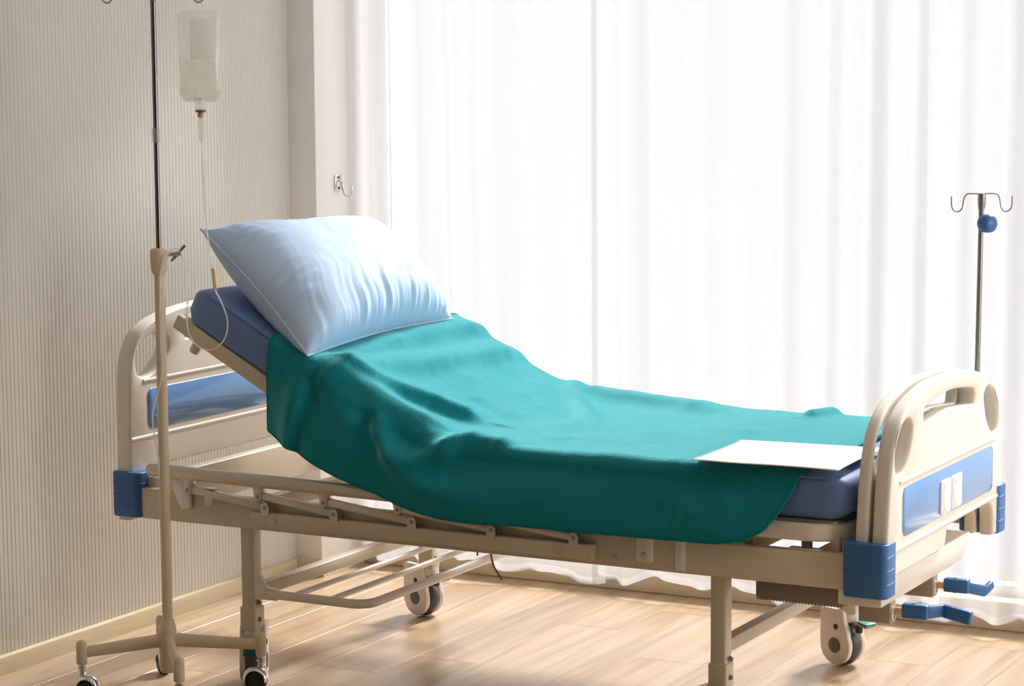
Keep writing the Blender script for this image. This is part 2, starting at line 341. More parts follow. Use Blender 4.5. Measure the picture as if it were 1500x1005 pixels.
# ---------------------------------------------------------------- hospital bed
W = .92
bed = empty('hospital_bed', (1.0, W/2, 0))
tag(bed, 'cream hospital bed with raised backrest, blue corner bumpers and folded side rail', 'bed')
def bp(o): adopt(o, bed); return o
def sub(o, p): o.parent = p; return o
def sym(pts):      # half outline given as (offset from centre, z), going from top centre to post foot
    return [(W/2+a, z) for a, z in pts[::-1]]+[(W/2-a, z) for a, z in pts[1:]]
def board(name, half, bottom, holes, x0, x1, bev):
    top = [Vector(p) for p in half]; top = crom([(-top[1].x, top[1].y)]+[tuple(p) for p in top], 6)[6:]
    r = [(W/2+p.x, p.y) for p in top]; l = [(W/2-p.x, p.y) for p in top[1:]]
    out = l[::-1]+r+bottom     # from near foot over the top to the far foot, then back along the underside
    mb = MB(); slab(mb, [out]+holes, FYZ(x0), x1-x0, bev, 5)
    return bp(mb.build(name, 'cream', None, 50))
def hole(pts, mirror=False):
    P = crom([(W/2+(a if mirror else -a), z) for a, z in pts], 5, True); return [(p.x, p.y) for p in P]
# footboard
fh = [(0, .876), (.13, .874), (.262, .851), (.35, .816), (.402, .762), (.43, .68), (.445, .58), (.452, .50), (.452, .415)]
bot = [(W/2+.372, .415)]+[(W/2+.372-.055+.055*math.cos(t), .455+.055*math.sin(t)) for t in [R(15*k) for k in range(7)]]+[(.05+.40, .51), (.44, .47), (.43, .455), (.08, .455), (.08, .415)]
teard = [(.398, .70), (.400, .745), (.372, .79), (.315, .812), (.278, .795), (.284, .755), (.318, .71), (.36, .686)]
slot = [(-.195, .790), (-.198, .812), (-.17, .824), (0, .838), (.17, .824), (.198, .812), (.195, .79), (.17, .783), (0, .795), (-.17, .783)]
fb = board('foot_board', fh, bot, [hole(teard), hole(teard, True), hole(slot)], 2.062, 2.100, .011)
inlay = rrect(.112, .537, .818, .654, .022, 5)
mb = MB(); slab(mb, [inlay], FYZ(2.097), .0042, .0015, 2); sub(mb.build('inlay_panel', 'bluepanel'), fb)
def fsub(o, p): o.parent = p; return o
for z in (.669, .515): fsub(MB().tube([(2.0985, .055 if z < .6 else .09, z), (2.0985, .865 if z < .6 else .83, z)], [.0065, .0065], 10, sx=.7).build('rib', 'cream'), fb)
for a, b in ((.385, .462), (.468, .548)):
    mb = MB(); slab(mb, [rrect(a, .543, b, .626, .006, 3)], FYZ(2.1005), .004, .0015, 2); h = fsub(mb.build('card_holder', 'whitepl'), fb)
    for yy, zz in ((a+.035, .612), (a+.035, .556)): fsub(MB().cyl((2.1045, yy, zz), (2.1055, yy, zz), .006, 12).build('rivet', 'tag'), fb)
fb2 = board('inner_foot_board', [(a, z+.003) for a, z in fh], bot, [hole(teard), hole(teard, True), hole(slot)], 2.022, 2.052, .010)
# headboard
hh = [(0, .982), (.15, .978), (.28, .962), (.37, .935), (.42, .893), (.445, .83), (.452, .72), (.455, .60), (.455, .415)]
hb_bot = [(W/2+.385, .415), (W/2+.385, .50), (W/2+.375, .532), (W/2+.35, .547), (W/2-.35, .547), (W/2-.375, .532), (W/2-.385, .50), (W/2-.385, .415)]
hteard = [(.425, .845), (.415, .875), (.375, .902), (.315, .910), (.278, .895), (.275, .862), (.315, .822), (.36, .80), (.405, .803)]
hslot = [(-.195, .89), (-.198, .91), (-.17, .922), (0, .938), (.17, .922), (.198, .91), (.195, .89), (.17, .884), (0, .895), (-.17, .884)]
hb = board('head_board', hh, hb_bot, [hole(hteard), hole(hteard, True), hole(hslot)], -.078, -.030, .013)
mb = MB(); slab(mb, [rrect(.085, .652, .835, .764, .022, 5)], FYZ(-.0335), .0045, .0015, 2); fsub(mb.build('inlay_panel', 'bluepanel'), hb)
for z, a in ((.787, .07), (.634, .012)): fsub(MB().tube([(-.032, a, z), (-.032, W-a, z)], .0065, 10, sx=.7).build('rib', 'cream'), hb)
# bumpers
for x0, x1, z0, z1 in ((-.086, .008, .428, .549), (1.998, 2.106, .414, .540)):
    for y0, y1 in ((-.013, .066), (W-.066, W+.013)):
        mb = MB(); slab(mb, [rrect(x0, y0, x1, y1, .018, 5)], FXY(z0), z1-z0, .005, 3); b = bp(mb.build('corner_bumper', 'blue'))
        st = (z1-z0)/4
        for k in (1, 2, 3):
            mb = MB(); slab(mb, [rrect(x0-.0012, y0-.0012, x1+.0012, y1+.0012, .019, 5)], FXY(z0+st*k-.0018), .0036, .0012, 2); fsub(mb.build('band', 'blue'), b)
# side rails and cross beams
for y0, y1 in ((0, .03), (W-.03, W)): bp(MB().box((.005, y0, .4256), (2.0, y1, .508), .004).build('side_beam', 'metal'))
bp(MB().box((.0, .03, .43), (.035, W-.03, .535), .004).build('head_beam', 'metal'))
for xx in (.33, .80, 1.25, 1.68): bp(MB().box((xx-.02, .03, .45), (xx+.02, W-.03, .49), .003).build('cross_beam', 'metal'))
bp(MB().box((1.985, .03, .455), (2.02, W-.03, .53), .004).build('foot_beam', 'metal'))
# crank housing below the foot
mb = MB(); slab(mb, [[(.002, .392), (.60, .392), (.668, .452), (.002, .452)]], FYZ(1.985), .105, .004, 2); bp(mb.build('crank_housing', 'cream'))
mb = MB().box((1.765, .04, .378), (1.985, .60, .422), .004)
for k in range(27):
    xx = 1.768+k*.008; mb.box((xx, .042, .373), (xx+.004, .60, .38), 0)
bp(mb.build('gear_cover', 'gear'))
# legs
legpos = [(.338, .03), (1.682, .03), (.362, W), (1.682, W)]
for lx, ly in legpos:
    lg = bp(MB().box((lx-.02, ly-.02, .15), (lx+.02, ly+.02, .428), .005, 3).build('leg', 'metal'))
    fsub(MB().box((lx-.024, ly-.024, .15), (lx+.024, ly+.024, .215), .005, 3).build('leg_sleeve', 'metal'), lg)
    for zz in (.180, .225): fsub(MB().lathe([(.0, 0), (.0075, 0), (.0075, .003), (.005, .003), (.005, .008), (0, .009)], (lx+.0235, ly-.002, zz), (1, 0, 0), 10).build('bolt', 'steel'), lg)
for lx in (.338, 1.682): bp(MB().box((lx-.016, .05, .235), (lx+.016, W-.05, .268), .003).build('leg_stretcher', 'metal'))
# casters
def caster(lx, ly, ang, tilt=8):
    c = bp(MB().lathe([(.0, 0), (.018, 0), (.022, .004), (.022, .03), (.018, .034), (0, .034)], (lx, ly, .128), (0, 0, 1), 24).build('caster', 'housing'))
    m = Matrix.Translation((lx, ly, 0)) @ Matrix.Rotation(ang, 4, 'Z')   # local x = rolling direction, local -y = outer face
    cx, r, zc = -.026, .058, .060
    def place(o):
        o.data.transform(m); o.parent = c; return o
    tp = [(.040, -.017), (.054, -.016), (.058, -.009), (.0592, 0), (.058, .009), (.054, .016), (.040, .017)]
    place(MB().lathe(tp, (cx, 0, zc), (0, 1, 0), 36).build('tyre', 'tire'))
    for sgn in (-1, 1):
        poly = [(cx+.054*math.cos(t), zc+.054*math.sin(t)) for t in [R(-180+k*8) for k in range(27)]]
        poly += [(.016, .112), (.008, .128), (.006, .150), (.002, .158), (-.006, .161), (-.066, .161), (-.075, .158), (-.0795, .150), (cx-.054, .10)]
        mb = MB(); slab(mb, [poly], FXZ(-.034 if sgn < 0 else .018), .016, .006, 4); place(mb.build('side_cover', 'housing'))
        yy = sgn*.0345
        place(MB().lathe([(0, 0), (.021, 0), (.021, .0012), (.0195, .0018), (0, .0018)], (cx, yy, zc), (0, sgn, 0), 24).build('hub_cap', 'dkgrey'))
        place(MB().lathe([(0, 0), (.008, 0), (.0075, .0015), (0, .0015)], (cx+.004, yy, zc+.052), (0, sgn, 0), 14).build('pin', 'black'))
    place(MB().box((-.03, -.017, .122), (.006, .017, .156), .006, 3).build('fork_block', 'housing'))
    ml = Matrix.Translation((.03, 0, .128)) @ Matrix.Rotation(R(tilt), 4, 'Y')
    pd = place(MB().box((-.004, -.019, -.004), (.045, .019, .004), .003, 2, ml).build('brake_pedal', 'steel'))
    g = place(MB().box((.010, -.0205, .0035), (.046, .0205, .009), .003, 2, ml).build('pedal_pad', 'green'))
    place(MB().box((.024, -.008, .098), (.040, .008, .124), .003).build('brake_lever', 'black'))
    return c
caster(.338, .03, R(-62), 62); caster(1.682, .03, R(75)); caster(.362, W, R(-20)); caster(1.682, W, R(-22))
# storage rack under the head half
mb = MB()
arc = [(.70-.05+.05*math.sin(t), .02+.05-.05*math.cos(t), .253) for t in [R(15*k) for k in range(7)]]
arc2 = [(.70-.05+.05*math.cos(t), W-.07+.05*math.sin(t), .253) for t in [R(15*k) for k in range(7)]]
path = [(.36, .02, .253)]+arc+arc2+[(.36, W-.02, .253)]
rk = bp(MB().tube(path, .0125, 12, sx=.75).build('storage_rack', 'cream'))
for xx in (.475, .585): fsub(MB().cyl((xx, .02, .256), (xx, W-.02, .256), .0075, 10).build('rack_bar', 'cream'), rk)
for yy in (.012, W-.028):
    mb = MB(); slab(mb, [[(.356, .215+.022), (.425, .238), (.425, .268), (.392, .272), (.375, .300), (.356, .308)]], FXZ(yy), .016, .003, 2); fsub(mb.build('rack_bracket', 'cream'), rk)
    fsub(MB().cyl((.395, yy-.001, .254), (.395, yy+.002, .254), .003, 10).build('bolt', 'black'), rk)
# small hanging hook below the frame
bp(MB().tube(crom([(1.02, .10, .44), (1.022, .10, .40), (1.030, .10, .37), (1.048, .10, .345), (1.052, .10, .338)], 5), .0028, 8).build('bag_hook', 'steel'))
bp(MB().tube([(.985, .10, .44), (.982, .10, .395)], .0028, 8).build('bag_hook', 'steel'))
# mattress platform: rounded lip, deck, posts
zl0, zl1 = .530, .572
def lip_path():
    p = [(.86, .012), (1.90, .012)]; r = .085
    p += [(1.90+r*math.sin(t), .012+r-r*math.cos(t)) for t in [R(10*k) for k in range(1, 10)]]
    p += [(1.985-r+r*math.cos(t), W-.012-r+r*math.sin(t)) for t in [R(10*k) for k in range(0, 10)]]+[(.86, W-.012)]
    return p
lp = lip_path(); V = []; F = []
sec = rrect(-.011, zl0, .011, zl1, .009, 4); ns = len(sec)
for i, p in enumerate(lp):
    a = Vector(lp[max(0, i-1)]); b = Vector(lp[min(len(lp)-1, i+1)]); t = (b-a).normalized(); nn = Vector((t.y, -t.x))
    for q in sec: V.append((p[0]+nn.x*q[0], p[1]+nn.y*q[0], q[1]))
for i in range(len(lp)-1):
    for j in range(ns): F.append([i*ns+j, i*ns+(j+1) % ns, (i+1)*ns+(j+1) % ns, (i+1)*ns+j])
F += [list(range(ns)), [(len(lp)-1)*ns+j for j in range(ns)]]
bp(MB().add(V, F).build('platform_lip', 'cream'))
dk = bp(MB().box((.84, .035, .555), (1.97, W-.035, .577), .003).build('platform_deck', 'metal'))
for xx in (1.74, 1.985-.03):
    for yy in (.03, W-.055): bp(MB().box((xx, yy, .49), (xx+.022, yy+.022, .545), .002).build('platform_post', 'metal'))
bp(MB().box((1.89, .012, .505), (1.912, .032, .535), .003).build('rubber_stop', 'dkgrey'))
bp(MB().box((1.86, .005, .506), (1.94, .03, .513), .002).build('stop_plate', 'metal'))
# backrest frame, hinged near the bed's middle
slope = math.atan(.547); zf = lambda x: .975-.547*(x-.14)       # underside of the mattress along the backrest
dirb = Vector((math.cos(slope), 0, -math.sin(slope))); nb = Vector((math.sin(slope), 0, math.cos(slope)))
A = Vector((.128, 0, zf(.128)))-nb*.021; Bq = Vector((.80, 0, zf(.80)))-nb*.021
bf = bp(MB().bar(A+Vector((0, .028, 0)), Bq+Vector((0, .028, 0)), .022, .04, .003, nb).build('backrest_frame', 'metal'))
fsub(MB().bar(A+Vector((0, W-.028, 0)), Bq+Vector((0, W-.028, 0)), .022, .04, .003, nb).build('frame_bar', 'metal'), bf)
for s in (.02, .3, .6): 
    c = A.lerp(Bq, s+.02); fsub(MB().bar(c+Vector((0, .035, 0)), c+Vector((0, W-.035, 0)), .03, .03, .003, nb).build('frame_bar', 'metal'), bf)
mbk = MB(); c0 = A+nb*.016; c1 = Bq+nb*.016
mbk.bar(c0+Vector((0, W/2, 0)), c1+Vector((0, W/2, 0)), W-.09, .006, .002, nb); fsub(mbk.build('backrest_deck', 'metal'), bf)
kb = A.lerp(Bq, .105)-nb*.018+Vector((0, .036, 0))
fsub(MB().lathe([(0, 0), (.012, 0), (.013, -.004), (.014, -.03), (.012, -.034), (0, -.034)], kb, nb, 20).build('rubber_foot', 'alu'), bf)
bp(MB().bar((.62, W/2, .40), (.42, W/2, zf(.42)-.05), .03, .03).build('lift_rod', 'steel'))
# guard rail, folded down on the near side; the same on the far side
def guard(yc, s):        # s = outward direction in y
    yt = yc+s*.020
    pts = [(.043, yt, .566), (.044, yt, .566), (.047, yt, .5655), (.055, yt, .565)]+[(x_, yt, .565-.012*(x_-.05)) for x_ in (.3, .6, .9, 1.15, 1.235)]+[(1.243, yt, .5505), (1.247, yt, .5505)]
    g = bp(MB().tube(pts, [.004, .010, .0155, .018]+[.018]*5+[.0155, .006], 18, sx=.8).build('guard_rail', 'alu'))
    def gs(o): fsub(o, g)
    y0, y1 = sorted((yc-s*.004+s*0, yc+s*.034))
    gs(MB().box((.378, min(yc, yc+s*.030), .441), (1.370, max(yc, yc+s*.030), .479), .003).build('mounting_bar', 'metal'))
    for xx in (.45, 1.283): gs(MB().lathe([(0, 0), (.0085, 0), (.0085, .003), (.005, .006), (.0, .006)], (xx, yc+s*.030, .461), (0, s, 0), 16).build('bolt', 'alu'))
    for k, xu in enumerate((.180, .402, .604, .825, 1.051)):
        xl = (.425, .636, .867, 1.093, 1.320)[k]; zu, zl = .521, .493
        za = .565-.012*(xu-.05)
        # upper bracket: flared plate below the tube
        poly = crom([(xu-.030, za-.008), (xu-.014, za-.020), (xu-.011, zu), (xu-.007, zu-.010), (xu, zu-.0125), (xu+.007, zu-.010), (xu+.011, zu), (xu+.015, za-.020), (xu+.034, za-.008)], 3)
        poly = [(p.x, p.y) for p in poly]
        mb = MB(); slab(mb, [poly], FXZ(yt-.011), .022, .002, 2); gs(mb.build('upper_bracket', 'alu'))
        gs(MB().lathe([(0, 0), (.005, 0), (.004, .003), (0, .003)], (xu, yt+s*.011, zu), (0, s, 0), 12).build('rivet', 'steel'))
        gs(MB().bar((xu+.004, yt, zu+.002), (xl, yt, zl), .014, .021, .004).build('arm', 'alu'))
        poly = [(xl-.0125, .473), (xl+.0125, .473), (xl+.0125, .494)]+[(xl+.0125*math.cos(t), .494+.0125*math.sin(t)) for t in [R(20*q) for q in range(1, 9)]]+[(xl-.0125, .494)]
        for yy in (yt-.0125, yt+.0095): 
            mb = MB(); slab(mb, [poly], FXZ(yy), .003, .001, 1); gs(mb.build('lower_bracket', 'alu'))
        gs(MB().lathe([(0, 0), (.0055, 0), (.0045, .0025), (0, .0025)], (xl, yt+s*.0125, .494), (0, s, 0), 12).build('rivet', 'steel'))
    # latch plate and lock at the head end
    ya, yb = sorted((yc+s*.004, yc+s*.026))
    gs(MB().box((.195, ya, .512), (.262, yb, .530), .003).build('latch_plate', 'alu'))
    mb = MB(); slab(mb, [[(.232, .527), (.262, .527), (.260, .500), (.250, .484), (.232, .482)]], FXZ(yb-.004 if s > 0 else ya), .004, .001, 1); gs(mb.build('latch_hook', 'alu'))
    mb = MB(); slab(mb, [[(.115, .545), (.160, .545), (.176, .500), (.176, .470), (.150, .462), (.130, .50)]], FXZ(min(yc+s*.002, yc+s*.016)), .014, .003, 2); gs(mb.build('lock_lever', 'whitepl'))
    return g
guard(0, -1); guard(W, 1)
# fittings on the near beam
fp = MB(); slab(fp, [rrect(1.478, .444, 1.520, .530, .008, 4)], FXZ(-.010), .010, .002, 2); fp = bp(fp.build('bracket_plate', 'cream'))
fsub(MB().lathe([(0, 0), (.009, 0), (.009, .002), (.005, .005), (0, .005)], (1.499, -.010, .462), (0, -1, 0), 16).build('bolt', 'alu'), fp)
st = bp(MB().box((1.577, -.0035, .432), (1.603, -.0005, .520), .001).build('care_tag', 'tag'))
for k in range(6): fsub(MB().box((1.584, -.0042, .440+k*.011), (1.597, -.0034, .4445+k*.011), 0).build('print_line', 'colpaint'), st)
bp(MB().lathe([(0, 0), (.006, 0), (.006, .008), (0, .01)], (1.416, 0, .447), (0, -1, 0), 12).build('pin', 'metal'))
# cranks
def crank(y0, fold):
    br = bp(MB().box((2.010, y0-.045, .340), (2.088, y0-.005, .394), .003).build('crank_bracket', 'bracket'))
    fsub(MB().lathe([(0, 0), (.017, 0), (.017, .003), (.012, .003), (.011, .001), (0, .001)], (2.088, y0-.026, .362), (1, 0, 0), 20).build('bearing', 'alu'), br)
    fsub(MB().cyl((2.06, y0-.01, .366), (2.125, y0-.01, .366), .009, 14).build('shaft', 'tan'), br)
    hx = 2.110
    h = bp(MB().box((hx-.004, y0-.022, .352), (hx+.058, y0+.004, .386), .004).build('crank_handle', 'blue'))
    for zz in (.386, .352): fsub(MB().cyl((hx+.022, y0-.010, zz-.002), (hx+.022, y0-.010, zz+.002), .005, 10).build('rivet', 'steel'), h)
    if fold == 0:
        fsub(MB().bar((hx+.052, y0-.006, .368), (hx+.082, y0+.045, .366), .014, .030, .004).build('crank_arm', 'blue'), h)
        fsub(MB().bar((hx+.076, y0+.040, .366), (hx+.150, y0+.022, .358), .016, .032, .004).build('grip', 'blue'), h)
    else:
        fsub(MB().bar((hx+.050, y0-.006, .366), (hx+.083, y0+.040, .350), .014, .028, .004).build('crank_arm', 'blue'), h)
        fsub(MB().bar((hx+.078, y0+.034, .346), (hx+.088, y0+.078, .362), .014, .020, .004).build('grip', 'blue'), h)
crank(.115, 0); crank(.425, 1)

# ---------------------------------------------------------------- mattress
def ztop(x):
    a = (1.089-.547*(x-.14)-.683)/.035
    return .683+.035*(math.log1p(math.exp(a)) if a < 30 else a)
def mattress():
    T = .103; st = []
    x = .19; ds = .02
    while x < 2.004:
        t = Vector((1, 0, (ztop(x+.002)-ztop(x-.002))/.004)).normalized(); nn = Vector((-t.z, 0, t.x)); st.append((Vector((x, 0, ztop(x))), t, nn)); x += ds*t.x
    V = []; F = []; K = len(st); mb = MB()
    sec = rrect(.018, -T, .902, 0, .022, 5)
    # refine long sides for wrinkles
    fine = []
    for i in range(len(sec)):
        a, b = Vector(sec[i]), Vector(sec[(i+1) % len(sec)]); m = max(1, int((b-a).length/.02))
        for k in range(m): fine.append(a.lerp(b, k/m))
    n = len(fine); cy, cz = .46, -T/2
    ins = [.016, .007, .002]
    seq = [(0, .016, -.010), (0, .007, -.006), (0, .002, -.002)]
    order = [(i, 0, 0) for i in range(K)]
    for j, (e, t, nn) in enumerate(st):
        shrink = {0: .018, 1: .006, 2: .001, K-3: .001, K-2: .006, K-1: .018}.get(j, 0)
        for p in fine:
            y, h = p.x, p.y
            y = cy+(y-cy)*(1-shrink/.44); h = cz+(h-cz)*(1-shrink/(T/2))
            w = e+nn*h; w.y = y
            s = j*.02
            wr = .0022*noise.noise(Vector((s*3, h*38, y*2)))+.0012*noise.noise(Vector((s*11, h*60+5, y*5)))
            edge = math.exp(-((h+.01)/.05)**2)
            if y < .05: w.y += wr*2.2-.0015*edge*math.sin(s*9)
            else: w += nn*wr
            V.append(w)
    for j in range(K-1):
        for i in range(n): F.append([j*n+i, j*n+(i+1) % n, (j+1)*n+(i+1) % n, (j+1)*n+i])
    F += [list(range(n)), [(K-1)*n+i for i in range(n)]]
    o = mb.add(V, F).build('mattress', 'matt', None, 60)
    # welt along both long top edges
    for y in (.019, .901):
        pts = [e+nn*(-.004)+Vector((0, y, 0)) for e, t, nn in st[2:-2]]
        MB().tube(pts, .0022, 6).build('piping', 'matt', o)
    return tag(o, 'blue wipe-clean mattress bent up along the raised backrest', 'mattress')
mattress()

# ---------------------------------------------------------------- blanket
RIDGES = [     # (polyline in (x, w), height, width left of its direction, width right of it)
    ([(.540, .060), (.600, .066), (.662, .099), (.72, .158), (.785, .207), (.876, .230), (.93, .235)], .036, .075, .027),
    ([(.560, .020), (.635, .045), (.708, .056), (.767, .056), (.839, .062), (.93, .075)], .026, .05, .026),
    ([(.747, .005), (.767, -.025), (.812, -.050), (.871, -.045), (.936, -.010), (.993, .045)], .032, .022, .028),
    ([(.975, .040), (1.032, .050), (1.076, .048), (1.107, .020)], .020, .04, .026),
    ([(.552, .010), (.530, -.068), (.510, -.149), (.498, -.250)], .019, .012, .035),
    ([(.590, -.02), (.562, -.080), (.540, -.160), (.530, -.250)], -.014, .035, .018),
    ([(.572, .013), (.608, -.014), (.668, -.03), (.70, -.062)], .018, .035, .05),
    ([(.773, -.050), (.812, -.075), (.863, -.095), (.941, -.100), (1.043, -.100)], .019, .030, .035),
    ([(.558, .28), (.553, .499), (.55, .655), (.553, .78), (.565, .92)], .026, .05, .022),
    ([(.617, .10), (.633, .223), (.653, .426), (.663, .61), (.672, .78), (.69, .92)], .030, .06, .024),
    ([(.851, .92), (.908, .779), (1.028, .602), (1.164, .414)], .022, .03, .028),
    ([(.88, .90), (1.0, .86), (1.2, .82), (1.38, .74)], .028, .08, .05),
    ([(1.60, .78), (1.63, .86), (1.65, .92)], .020, .03, .02),
    ([(1.468, -.106), (1.522, -.096), (1.581, -.102)], -.010, .03, .03),
    ([(1.593, -.09), (1.663, -.09), (1.744, -.051)], .008, .05, .05),
    ([(1.068, .241), (1.117, .402), (1.283, .357), (1.423, .30)], .010, .08, .05),
    ([(1.12, .16), (1.25, .20), (1.42, .18)], .008, .06, .035),
    ([(1.40, .52), (1.52, .46), (1.60, .50)], .008, .07, .04),
    ([(.70, .55), (.82, .42), (.98, .36)], .012, .06, .04),
    ([(.80, .80), (.86, .62), (.97, .52)], .010, .06, .04),
]
def ridge(x, w):
    h = 0
    for pl, amp, wa, wb in RIDGES:
        best = None
        tot = len(pl)-1
        for i in range(tot):
            ax, ay = pl[i]; bx, by = pl[i+1]; dx, dy = bx-ax, by-ay; L2 = dx*dx+dy*dy
            u_ = ((x-ax)*dx+(w-ay)*dy)/L2; uc = min(1, max(0, u_)); px, py = ax+dx*uc, ay+dy*uc
            d2 = (x-px)**2+(w-py)**2
            if best is None or d2 < best[0]: best = (d2, (dx*(w-ay)-dy*(x-ax)), (i+uc)/tot)
        d = math.sqrt(best[0]); side = best[1] > 0
        s = wa if side else wb
        if d > 3*s: continue
        tp = min(1, min(best[2], 1-best[2])/.16*.75+.25)
        h += amp*tp*math.exp(-(d/s)**2)
    return h
HEM = [(.425, .262), (.51, .250), (.65, .232), (.775, .205), (.93, .198), (1.17, .188), (1.5, .186), (1.70, .184), (1.77, .172), (1.82, .144), (1.85, .10), (1.872, .05), (1.885, .004)]
def hemdrop(x):
    for (a, da), (b, db) in zip(HEM[:-1], HEM[1:]):
        if x <= b: u = max(0, (x-a)/(b-a)); return da+(db-da)*u
    return HEM[-1][1]
def blanket():
    NX, NW = 230, 200; y0 = .045; rad = .036; V = []; F = []; yfar = .925
    pos = {}
    def P(x, w):
        zt = ztop(x)+.010
        tx = Vector((1, 0, (ztop(x+.004)-ztop(x-.004))/.008)).normalized(); nn = Vector((-tx.z, 0, tx.x))
        f = ridge(x, w)+(.0036*noise.noise(Vector((x*8, w*8, 0))) if x < 1.58 else .0015*noise.noise(Vector((x*8, w*8, 0))))+.0009*noise.noise(Vector((x*28, w*28, 3)))
        if w > yfar-.05:     # far edge rolls over the mattress side
            e = w-(yfar-.05); a = min(e/.04, 1.2); p = Vector((x, yfar-.05+.04*math.sin(a), zt-.04*(1-math.cos(a)))); n2 = nn
        elif w >= y0: p = Vector((x, w, zt)); n2 = nn
        else:
            s = y0-w; la = rad*math.pi/2
            if s < la:
                a = s/rad; p = Vector((x, y0-rad*math.sin(a), zt-rad*(1-math.cos(a)))); n2 = (nn*math.cos(a)+Vector((0, -1, 0))*math.sin(a)).normalized()
            else:
                e = s-la; out = .055*(1-math.exp(-(e/.07)**1.5)) if x > .55 else .055*(1-math.exp(-(e/.07)**1.5))*max(0, min(1, (x-.40)/.15))
                p = Vector((x, y0-rad-out, zt-rad-e)); n2 = Vector((0, -1, 0))
        return p+n2*f
    for j in range(NW+1):
        t = j/NW
        for i in range(NX+1):
            s = i/NX; xr = 1.888
            x_n = .425+(xr-.425)*s
            d = hemdrop(x_n); w = yfar-t*(yfar-y0+d+.012)
            xl = .425+.05*max(0, min(1, w/.9)) + .006*math.sin(w*9)
            xx = xl+(xr-xl)*s + (.008*math.sin(w*7)*s**8)
            V.append(P(xx, w))
    m = NX+1
    for j in range(NW):
        for i in range(NX): F.append([j*m+i, j*m+i+1, (j+1)*m+i+1, (j+1)*m+i])
    o = MB().add(V, F).build('blanket', 'blanket', None, 180)
    so = o.modifiers.new('thickness', 'SOLIDIFY'); so.thickness = .0055; so.offset = 0
    tag(o, 'teal fleece blanket draped over the mattress and hanging down the near side', 'blanket')
    # overcast stitching round the rim
    rim = [V[j*m] for j in range(NW+1)]+[V[NW*m+i] for i in range(1, NX+1)]+[V[j*m+NX] for j in range(NW-1, -1, -1)]
    pts = []; acc = 0
    for a, b in zip(rim[:-1], rim[1:]):
        L = (b-a).length
        if L < 1e-6: continue
        while acc < L: pts.append(a.lerp(b, acc/L)); acc += .0035
        acc -= L
    rr = [.0052 if k % 2 else .0034 for k in range(len(pts))]
    MB().tube(pts, rr, 6).build('stitched_edge', 'stitch', o)
    return o
blanket()

# ---------------------------------------------------------------- pillow
def pillow():
    A = Vector((.541, .006, .893)); B = Vector((.185, .050, 1.205)); C_ = Vector((.262, .750, 1.185)); D = Vector((.520, .795, .912))
    NU, NV = 130, 110; V1 = []; V2 = []
    nrm = ((D-A).cross(B-A)).normalized()
    if nrm.z < 0: nrm = -nrm
    nrm = (nrm+Vector((.10, -.05, 0))).normalized()
    def base(u, v):      # u 0..1 near->far, v 0..1 bottom->top ; edges pulled in between the corners
        p = A.lerp(D, u).lerp(B.lerp(C_, u), v)
        e1 = (D-A).normalized(); e2 = (B-A).normalized()
        p = p+e2*((.016 if v < .5 else .030)*math.sin(math.pi*u)*(1-2*v)*(abs(1-2*v)**2))+e1*(.022*math.sin(math.pi*v)*(1-2*u)*abs(1-2*u)**2)
        return p
    for j in range(NV+1):
        for i in range(NU+1):
            u, v = i/NU, j/NV; a, b = 2*u-1, 2*v-1
            p = base(u, v)
            env = (max(0, 1-abs(a)**3.6)**.58)*(max(0, 1-abs(b)**(4.2 if b > 0 else 3.0))**.55); ed = (max(0, 1-abs(a)**6)**.5)*(max(0, 1-abs(b)**2.6)**.60)
            up_h = .128*env*(1+.18*(-b)*.5)
            # gathers running up from the lower seam, and from the upper one more weakly
            g = 0
            ga = math.exp(-(v/.40)**2)*min(1, v/.03); gb = math.exp(-((1-v)/.16)**2)*min(1, (1-v)/.03)
            uu = u+.05*math.sin(v*5+1)+.02*noise.noise(Vector((u*6, v*6, 1)))
            g += ga*(.0085*noise.noise(Vector((uu*30, v*1.6, 0)))+.0045*noise.noise(Vector((uu*62, v*2.5, 9))))*(.35+.65*min(1, max(0, (u-.12)/.25)))
            g += gb*.007*noise.noise(Vector((uu*26, v*2, 4)))
            gl = math.exp(-(u/.16)**2)*min(1, u/.03); g += gl*.006*noise.noise(Vector((u*3, v*24, 2)))
            g += env*(.006*noise.noise(Vector((u*4.2, v*3.4, 5)))+.0025*noise.noise(Vector((u*9+v*6, v*5-u*5, 8))))
            V1.append(p+nrm*(up_h+g))
            dn = p-nrm*(.085*ed)
            lim = ztop(dn.x)+.002
            if dn.z < lim: dn.z = lim
            if p.z < dn.z-.0: dn.z = max(dn.z, min(dn.z, p.z+.004)) if env < .02 else dn.z
            V2.append(dn)
    m = NU+1; mb = MB(); F = [[j*m+i, j*m+i+1, (j+1)*m+i+1, (j+1)*m+i] for j in range(NV) for i in range(NU)]
    k = len(V1); mb.add(V1+V2, F+[[q+k for q in f[::-1]] for f in F])
    me_o = mb.build('pillow', 'pillow', None, 180)
    b = bmesh.new(); b.from_mesh(me_o.data); bmesh.ops.remove_doubles(b, verts=b.verts, dist=.0004); bmesh.ops.recalc_face_normals(b, faces=b.faces); b.to_mesh(me_o.data); b.free()
    ring = [base(i/60, 0) for i in range(60)]+[base(1, j/60) for j in range(60)]+[base(1-i/60, 1) for i in range(60)]+[base(0, 1-j/60) for j in range(60)]
    MB().tube(ring, .0030, 8, closed=True).build('piping', 'pillow', me_o)
    return tag(me_o, 'plump pale blue pillow leaning on the raised end of the mattress', 'pillow')
pillow()

